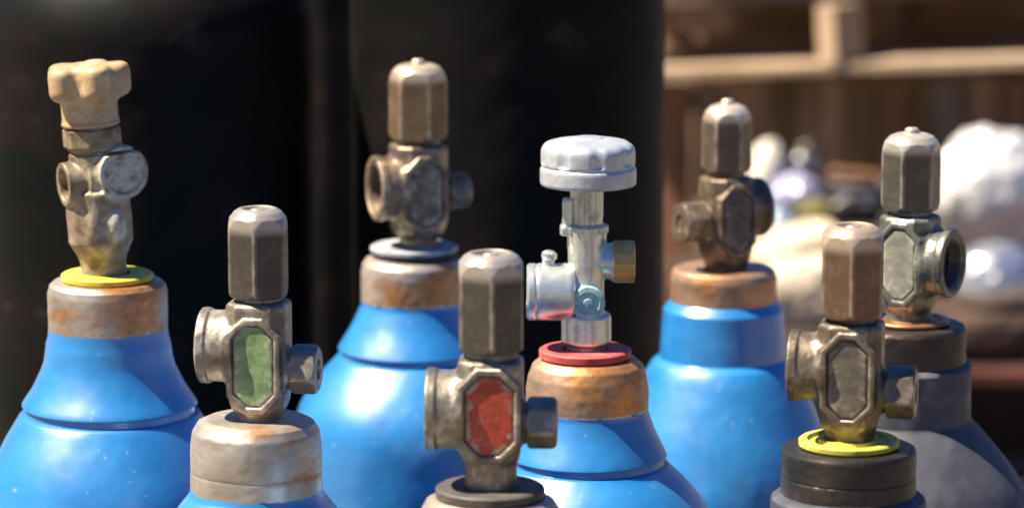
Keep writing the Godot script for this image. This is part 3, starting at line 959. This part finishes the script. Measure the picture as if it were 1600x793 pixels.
# a rough-sawn piece of timber: slightly uneven box with worn edges, long axis x
func timber(size: Vector3, sd: int, tones: Array) -> ArrayMesh:
	var half := size * 500.0
	var off := Vector3(sd * 317.0, sd * 71.0, 0)
	var cuts: Array = [maxi(2, int(size.x * 14)), 3, 3]
	if size.y > size.x:
		cuts = [3, maxi(2, int(size.y * 14)), 3]
	var v := PackedVector3Array()
	var quads := PackedInt32Array()
	for axis in 3:
		var u := (axis + 1) % 3
		var w := (axis + 2) % 3
		for side in [-1, 1]:
			var base := v.size()
			for i in cuts[u] + 1:
				for j in cuts[w] + 1:
					var p := Vector3.ZERO
					p[axis] = side * half[axis]
					p[u] = lerpf(-half[u], half[u], float(i) / cuts[u])
					p[w] = lerpf(-half[w], half[w], float(j) / cuts[w])
					var worn := 0
					for a in 3:
						if absf(p[a]) > half[a] - 0.01:
							worn += 1
					var nz := Vector3(rough_noise.get_noise_3dv(p * 0.4 + off), rough_noise.get_noise_3dv(p * 0.4 + off + Vector3(0, 999, 0)), rough_noise.get_noise_3dv(p * 0.4 + off + Vector3(0, 0, 999)))
					p += nz * 3.0
					if worn > 1:
						p *= Vector3.ONE - Vector3(1.5 / half.x, 1.5 / half.y, 1.5 / half.z) * (0.6 + nz.x)
					v.append(p)
			for i in cuts[u]:
				for j in cuts[w]:
					var a: int = base + i * (cuts[w] + 1) + j
					var q := [a, a + cuts[w] + 1, a + cuts[w] + 2, a + 1]
					if side < 0:
						q.reverse()
					quads.append_array(q)
	var long := Vector3(0.15, 1, 1) if size.x > size.y else Vector3(1, 0.15, 1)
	return creased(v, quads, 30.0, func(p: Vector3) -> Color:
		return mottle(p * long * 0.35 + off, tones[0], tones[1], tones[2]))


func lump(size: Vector3, sd: int, rough: float, crumple: float, tones: Array, rings := 44, seg := 72, square := 0.0) -> ArrayMesh:
	# a sack or stone: a rounded body with folds
	var off := Vector3(sd * 211.0, sd * 57.0, sd * 19.0)
	var v := PackedVector3Array()
	var quads := PackedInt32Array()
	for i in rings + 1:
		var a := PI * i / rings
		for j in seg:
			var b := TAU * j / seg
			var d := Vector3(sin(a) * sin(b), -cos(a), sin(a) * cos(b))
			var e := d
			if square > 0.0:
				var mx := maxf(absf(d.x), maxf(absf(d.y), absf(d.z)))
				e = d.lerp(d / mx, square)
			var f := blotch.get_noise_3dv(d * 60.0 + off) * rough
			var s := Vector3(d.x + 0.4 * d.y, d.y * 0.45, d.z - 0.3 * d.y)
			f += (0.35 - absf(blotch.get_noise_3dv(s * 95.0 + off))) * crumple
			f += (0.25 - absf(rough_noise.get_noise_3dv(s * 75.0 + off))) * crumple * 0.3
			v.append(e * size * 500.0 * (1.0 + f))
	for i in rings:
		for j in seg:
			var j2 := (j + 1) % seg
			quads.append_array([i * seg + j, i * seg + j2, (i + 1) * seg + j2, (i + 1) * seg + j])
	return creased(v, quads, 40.0, func(p: Vector3) -> Color: return mottle(p * 0.25 + off, tones[0], tones[1], tones[2], 0.6))


func put(called: String, label: String, category: String, mesh: Mesh, mat: Material, at: Vector3, turn := Vector3.ZERO, group := "") -> MeshInstance3D:
	var o := part(called, mesh, mat, self, Transform3D(Basis.from_euler(turn), at))
	tag(o, label, category, group)
	return o


const WOOD := [Color(0.46, 0.34, 0.22), Color(0.26, 0.17, 0.10), Color(0.58, 0.47, 0.34)]
const OLDWOOD := [Color(0.30, 0.185, 0.10), Color(0.11, 0.065, 0.04), Color(0.42, 0.29, 0.17)]
const GREYWOOD := [Color(0.187, 0.133, 0.097), Color(0.101, 0.072, 0.055), Color(0.312, 0.234, 0.172)]


func box_of(called: String, parent: Node3D, size: Vector3, sd: int, tones: Array, at: Vector3, turn := Vector3.ZERO) -> MeshInstance3D:
	return part(called, timber(size, sd, tones), M.matte, parent, Transform3D(Basis.from_euler(turn), at))


func make_background() -> void:
	# pallet on top of an old crate, turned a little away from the camera
	var o := thing("wooden_pallet", "sunlit wooden pallet with one pale block, lying on the old crate at the back", "pallet", Vector3(0.867, 0.80, -9.93))
	o.rotation = Vector3(0, -0.28, 0.07)
	box_of("deck_board", o, Vector3(1.5, 0.026, 0.27), 1, WOOD, Vector3(0.1, 0.018, -0.06))
	for i in 3:
		box_of("deck_board", o, Vector3(1.5, 0.022, 0.09), 2 + i, OLDWOOD, Vector3(0.1, 0.018, -0.33 - i * 0.25))
	for x in [-0.56, 0.0, 0.74]:
		for z in [0.03, -0.48, -0.9]:
			box_of("block", o, Vector3(0.075, 0.15, 0.09), 11 + int(x * 10 + z * 20), WOOD if z > -0.1 and x == 0.0 else OLDWOOD, Vector3(x, 0.108, z if x == 0.0 or z < 0.0 else z - 0.1), Vector3(0, -0.75 if x == 0.0 else 0.0, 0))
	for i in 5:
		box_of("top_board", o, Vector3(1.5, 0.085 if i == 0 else 0.024, 0.218), 21 + i, GREYWOOD, Vector3(0.1, 0.232 if i == 0 else 0.202, -0.11 - i * 0.22))
	box_of("added_back_board", o, Vector3(1.9, 0.26, 0.03), 31, OLDWOOD, Vector3(0.1, 0.06, -1.12))  # added behind the openings so that they stay dark
	box_of("side_board", o, Vector3(0.16, 0.085, 0.03), 32, GREYWOOD, Vector3(-0.40, 0.145, -0.12), Vector3(0, 0, 0.04))
	# the second one on it, only its foot in the frame
	o = thing("wooden_pallet", "grey brown pallet stacked on the sunlit one, at the top edge", "pallet", Vector3(0.867, 1.078, -9.93))
	o.rotation = Vector3(0, -0.32, 0.05)
	for i in 4:
		box_of("deck_board", o, Vector3(1.5, 0.03, 0.11), 41 + i, GREYWOOD, Vector3(0.1, 0.018, -0.02 - i * 0.28))
	for x in [-0.58, 0.05, 0.72]:
		for z in [-0.03, -0.86]:
			box_of("block", o, Vector3(0.09, 0.12, 0.1), 45 + int(x * 10 + z * 20), OLDWOOD, Vector3(x, 0.096, z))
	for i in 4:
		box_of("top_board", o, Vector3(1.5, 0.024, 0.11), 51 + i, GREYWOOD, Vector3(0.1, 0.169, -0.02 - i * 0.28))
	# old crate of upright boards
	o = thing("old_crate", "dark brown crate of rotting upright boards under the pallets", "crate", Vector3(0.867, 0, -9.97))
	o.rotation.y = -0.28
	var rng := RandomNumberGenerator.new()
	rng.seed = 5
	var x := -0.62
	var n := 0
	while x < 0.86:
		var w := rng.randf_range(0.045, 0.085)
		var low := rng.randf_range(0.0, 0.03)
		var ochre := absf(x - 0.01) < 0.03
		var t := OLDWOOD if n % 3 else GREYWOOD
		if ochre or n % 5 == 1:
			t = [Color(0.16, 0.10, 0.035), Color(0.07, 0.045, 0.02), Color(0.24, 0.16, 0.07)]
		elif n % 4 == 2:
			t = [Color(0.20, 0.095, 0.045), Color(0.07, 0.035, 0.02), Color(0.3, 0.17, 0.09)]
		box_of("board", o, Vector3(w, 0.775 + 0.045 * x - low, rng.randf_range(0.016, 0.026)), 60 + n, t, Vector3(x + w * 0.5, 0.39 + 0.0225 * x + low * 0.5, rng.randf_range(-0.014, 0.008)), Vector3(0, rng.randf_range(-0.05, 0.05), rng.randf_range(-0.012, 0.012)))
		x += w + rng.randf_range(0.003, 0.009)
		n += 1
	box_of("back_panel", o, Vector3(1.5, 0.72, 0.03), 95, OLDWOOD, Vector3(0.12, 0.365, -0.9))
	box_of("rail", o, Vector3(1.5, 0.06, 0.03), 96, OLDWOOD, Vector3(0.12, 0.70, -0.05))
	box_of("rail", o, Vector3(1.5, 0.06, 0.03), 97, OLDWOOD, Vector3(0.12, 0.15, -0.05))

	# low bench that carries the heap
	var bench_wood := [Color(0.05, 0.027, 0.018), Color(0.025, 0.014, 0.01), Color(0.10, 0.05, 0.035)]
	o = thing("low_bench", "dark low bench with a reddish front rail, under the sacks on the right", "bench", Vector3(1.0, 0, -8.5))
	for i in 5:
		box_of("plank", o, Vector3(1.25, 0.024, 0.255), 101 + i, bench_wood, Vector3(0, 0.437, 0.52 - i * 0.27))
	box_of("front_rail", o, Vector3(1.25, 0.03, 0.02), 107, [Color(0.17, 0.05, 0.035), Color(0.08, 0.025, 0.02), Color(0.24, 0.10, 0.08)], Vector3(0, 0.432, 0.66))
	for lx in [-0.55, 0.55]:
		for lz in [0.56, -0.52]:
			box_of("leg", o, Vector3(0.06, 0.42, 0.06), 108, bench_wood, Vector3(lx, 0.212, lz))
	box_of("back_panel", o, Vector3(1.2, 0.36, 0.02), 109, bench_wood, Vector3(0, 0.22, -0.3))
	# box on the bench
	o = thing("low_box", "dark plank box on the bench, carrying the small heap and the white sack", "box", Vector3(0.93, 0.451, -9.0))
	var box_wood := [Color(0.075, 0.055, 0.042), Color(0.035, 0.027, 0.022), Color(0.13, 0.10, 0.08)]
	for i in 3:
		box_of("lid_board", o, Vector3(0.98, 0.018, 0.22), 111 + i, box_wood, Vector3(0, 0.10, 0.24 - i * 0.235))
	for z in [0.33, -0.33]:
		box_of("side_board", o, Vector3(0.96, 0.088, 0.02), 115, box_wood, Vector3(0, 0.046, z))
	for sx in [-0.47, 0.47]:
		box_of("end_board", o, Vector3(0.02, 0.084, 0.62), 117, box_wood, Vector3(sx, 0.046, 0))

	var white := [Color(0.78, 0.77, 0.75), Color(0.58, 0.57, 0.56), Color(0.84, 0.84, 0.83)]
	put("white_sack", "large crumpled white sack at the right edge, under the crate boards", "sack", lump(Vector3(0.27, 0.28, 0.22), 1, 0.10, 0.16, white, 70, 110), M.film, Vector3(1.096, 0.692, -8.66), Vector3(0, 0.3, 0.12))
	put("foil_bundle", "rounded silvery wrapped bundle at the right edge, below the white sack", "bundle", lump(Vector3(0.205, 0.17, 0.18), 2, 0.05, 0.10, [Color(0.66, 0.66, 0.67), Color(0.42, 0.42, 0.44), Color(0.75, 0.75, 0.75)], 60, 96), M.silver, Vector3(1.033, 0.60, -8.02), Vector3(0, 0.5, -0.1))
	put("dark_brown_lump", "dark brown lump on the bench, under the silvery bundle", "bundle", lump(Vector3(0.24, 0.125, 0.2), 3, 0.10, 0.16, [Color(0.05, 0.028, 0.02), Color(0.02, 0.012, 0.01), Color(0.11, 0.06, 0.045)], 44, 72, 0.3), M.matte, Vector3(1.02, 0.497, -7.99), Vector3(0, 0.2, 0.0))  # dark brown shape filling the area below the silvery bundle
	var cream := [Color(0.62, 0.52, 0.38), Color(0.46, 0.37, 0.27), Color(0.72, 0.64, 0.50)]
	put("cream_sack", "cream sack slumped on top of the paler one, behind the copper brown cap", "sack", lump(Vector3(0.22, 0.095, 0.17), 4, 0.12, 0.14, cream, 44, 72, 0.25), M.matte, Vector3(0.645, 0.572, -8.58), Vector3(0, 0.3, 0.28))
	put("cream_sack", "cream sack on the bench, the lower of the two by the copper brown cap", "sack", lump(Vector3(0.24, 0.17, 0.2), 5, 0.10, 0.12, cream, 44, 72, 0.3), M.matte, Vector3(0.66, 0.51, -8.36), Vector3(0, 0.1, 0.05))
	put("small_white_bag", "small cream white bag standing upright behind the back right valve", "bag", lump(Vector3(0.088, 0.17, 0.08), 6, 0.14, 0.18, [Color(0.76, 0.70, 0.60), Color(0.6, 0.53, 0.44), Color(0.8, 0.77, 0.7)], 44, 72), M.matte, Vector3(0.605, 0.665, -9.03), Vector3(0, 0, -0.12))
	put("small_stone", "small beige lump beside the small white bag", "stone", lump(Vector3(0.04, 0.05, 0.04), 7, 0.12, 0.1, [Color(0.45, 0.38, 0.29), Color(0.3, 0.25, 0.2), Color(0.55, 0.48, 0.38)], 24, 36), M.matte, Vector3(0.657, 0.672, -9.04))
	put("plastic_film", "crumpled lilac plastic film in the middle of the small heap", "plastic film", lump(Vector3(0.115, 0.10, 0.08), 8, 0.16, 0.34, [Color(0.46, 0.44, 0.66), Color(0.22, 0.21, 0.36), Color(0.66, 0.65, 0.80)], 50, 80), M.film, Vector3(0.67, 0.632, -8.93), Vector3(0, 0, 0.35))
	put("plastic_film", "crumpled pale blue plastic film at the left foot of the heap", "plastic film", lump(Vector3(0.075, 0.07, 0.06), 9, 0.16, 0.3, [Color(0.42, 0.54, 0.64), Color(0.25, 0.33, 0.42), Color(0.6, 0.7, 0.76)], 40, 60), M.film, Vector3(0.62, 0.593, -8.78), Vector3(0, 0.4, 0.2))
	put("olive_bundle", "rounded olive green bundle in front of the lilac film", "bundle", lump(Vector3(0.095, 0.085, 0.08), 10, 0.10, 0.12, [Color(0.15, 0.14, 0.03), Color(0.08, 0.08, 0.02), Color(0.22, 0.21, 0.07)], 36, 60), M.matte, Vector3(0.712, 0.604, -8.84))
	o = thing("dark_block", "small dark navy case behind the copper brown cap", "case", Vector3(0.818, 0.562, -9.0))
	part("case_body", lump(Vector3(0.115, 0.066, 0.09), 11, 0.01, 0.01, [Color(0.018, 0.02, 0.03), Color(0.012, 0.012, 0.016), Color(0.05, 0.055, 0.075)], 36, 60, 0.85), M.matte, o, Transform3D(Basis(), Vector3(0, 0.036, 0)))
	part("clasp", lump(Vector3(0.02, 0.018, 0.01), 12, 0.0, 0.0, [Color(0.2, 0.22, 0.27), Color(0.1, 0.1, 0.13), Color(0.3, 0.3, 0.33)], 16, 24, 0.7), M.paint, o, Transform3D(Basis(), Vector3(0.02, 0.05, 0.045)))
	put("grey_slab", "mauve grey slab lying behind the dark navy case", "slab", timber(Vector3(0.19, 0.055, 0.09), 121, [Color(0.17, 0.135, 0.13), Color(0.09, 0.07, 0.07), Color(0.25, 0.21, 0.2)]), M.matte, Vector3(0.825, 0.60, -9.2), Vector3(0, 0.1, 0.0))
	put("grey_stick", "pale grey stick leaning across the heap", "stick", timber(Vector3(0.17, 0.03, 0.022), 122, [Color(0.28, 0.25, 0.21), Color(0.18, 0.15, 0.13), Color(0.38, 0.35, 0.3)]), M.matte, Vector3(0.745, 0.650, -9.17), Vector3(0, 0.1, -1.05))
	var tin := func(p: Vector3) -> Color: return mottle(p + Vector3(5000, 0, 0), Color(0.5, 0.5, 0.48), Color(0.3, 0.22, 0.15), Color(0.6, 0.6, 0.6))
	put("tin_can", "small open tin can lying on the heap, above the olive bundle", "can", turned(profile([0, 0, 21, 0, 22, 1.5, 21.4, 3, 21.4, 26, 22, 27.5, 21.4, 29, 21.4, 52, 22.2, 53.5, 21, 54, 20.4, 52, 20.4, 3, 0, 3]), tin, 60, 3.0), M.silver, Vector3(0.715, 0.672, -9.12), Vector3(0.9, 0.5, 1.2))
	put("rusty_pipe", "short rusty pipe lying over the mauve grey slab", "pipe", turned(profile([11, 0, 14, 0, 14.4, 2, 14.4, 118, 14, 120, 11, 120, 11, 0]), func(p): return mottle(p + Vector3(5200, 0, 0), Color(0.30, 0.14, 0.06), Color(0.12, 0.06, 0.03), Color(0.45, 0.28, 0.16)), 48, 4.0), M.matte, Vector3(0.885, 0.642, -9.17), Vector3(0, 0.2, 1.45))
	put("glass_bottle", "small pale bottle standing left of the grey stick", "bottle", turned(profile([0, 0, 16, 0, 18, 3, 18, 52, 16, 60, 7.5, 70, 7.5, 84, 9, 85, 9, 90, 6, 91, 0, 91]), func(p): return mottle(p + Vector3(5400, 0, 0), Color(0.55, 0.60, 0.62), Color(0.40, 0.45, 0.48), Color(0.7, 0.72, 0.74)), 48, 3.0), M.film, Vector3(0.688, 0.63, -9.2), Vector3(0, 0, -0.25))
	put("metal_scrap", "bent bright metal strip sticking out left of the dark navy case", "scrap metal", timber(Vector3(0.075, 0.022, 0.006), 131, [Color(0.6, 0.6, 0.6), Color(0.4, 0.38, 0.36), Color(0.7, 0.7, 0.7)]), M.silver, Vector3(0.765, 0.612, -8.93), Vector3(0.5, 0.3, 0.6))
	# black hose looping over the film
	var hose := Curve3D.new()
	for p in [Vector3(-0.06, -0.09, 0), Vector3(-0.045, -0.02, 0), Vector3(-0.005, 0.028, -0.01), Vector3(0.04, 0.005, -0.02), Vector3(0.065, -0.06, -0.02), Vector3(0.07, -0.11, -0.01)]:
		hose.add_point(p, Vector3(-0.018, -0.012, 0), Vector3(0.018, 0.012, 0))
	put("black_hose", "thin black hose looping behind the lilac film", "hose", tube(hose, 0.007), M.black, Vector3(0.672, 0.672, -9.03))


func tube(c: Curve3D, radius: float) -> ArrayMesh:
	var pts := c.get_baked_points()
	var step := maxi(1, pts.size() / 40)
	var v := PackedVector3Array()
	var quads := PackedInt32Array()
	var rows := 0
	for i in range(0, pts.size(), step):
		var t := (pts[mini(i + 1, pts.size() - 1)] - pts[maxi(i - 1, 0)]).normalized()
		var a := t.cross(Vector3(0, 0, 1)).normalized()
		var b := t.cross(a)
		for s in 12:
			var w := TAU * s / 12.0
			v.append((pts[i] + (a * cos(w) + b * sin(w)) * radius) * 1000.0)
		rows += 1
	for r in rows - 1:
		for s in 12:
			quads.append_array([r * 12 + s, r * 12 + (s + 1) % 12, (r + 1) * 12 + (s + 1) % 12, (r + 1) * 12 + s])
	return creased(v, quads, 40.0, func(_p: Vector3) -> Color: return Color.WHITE)
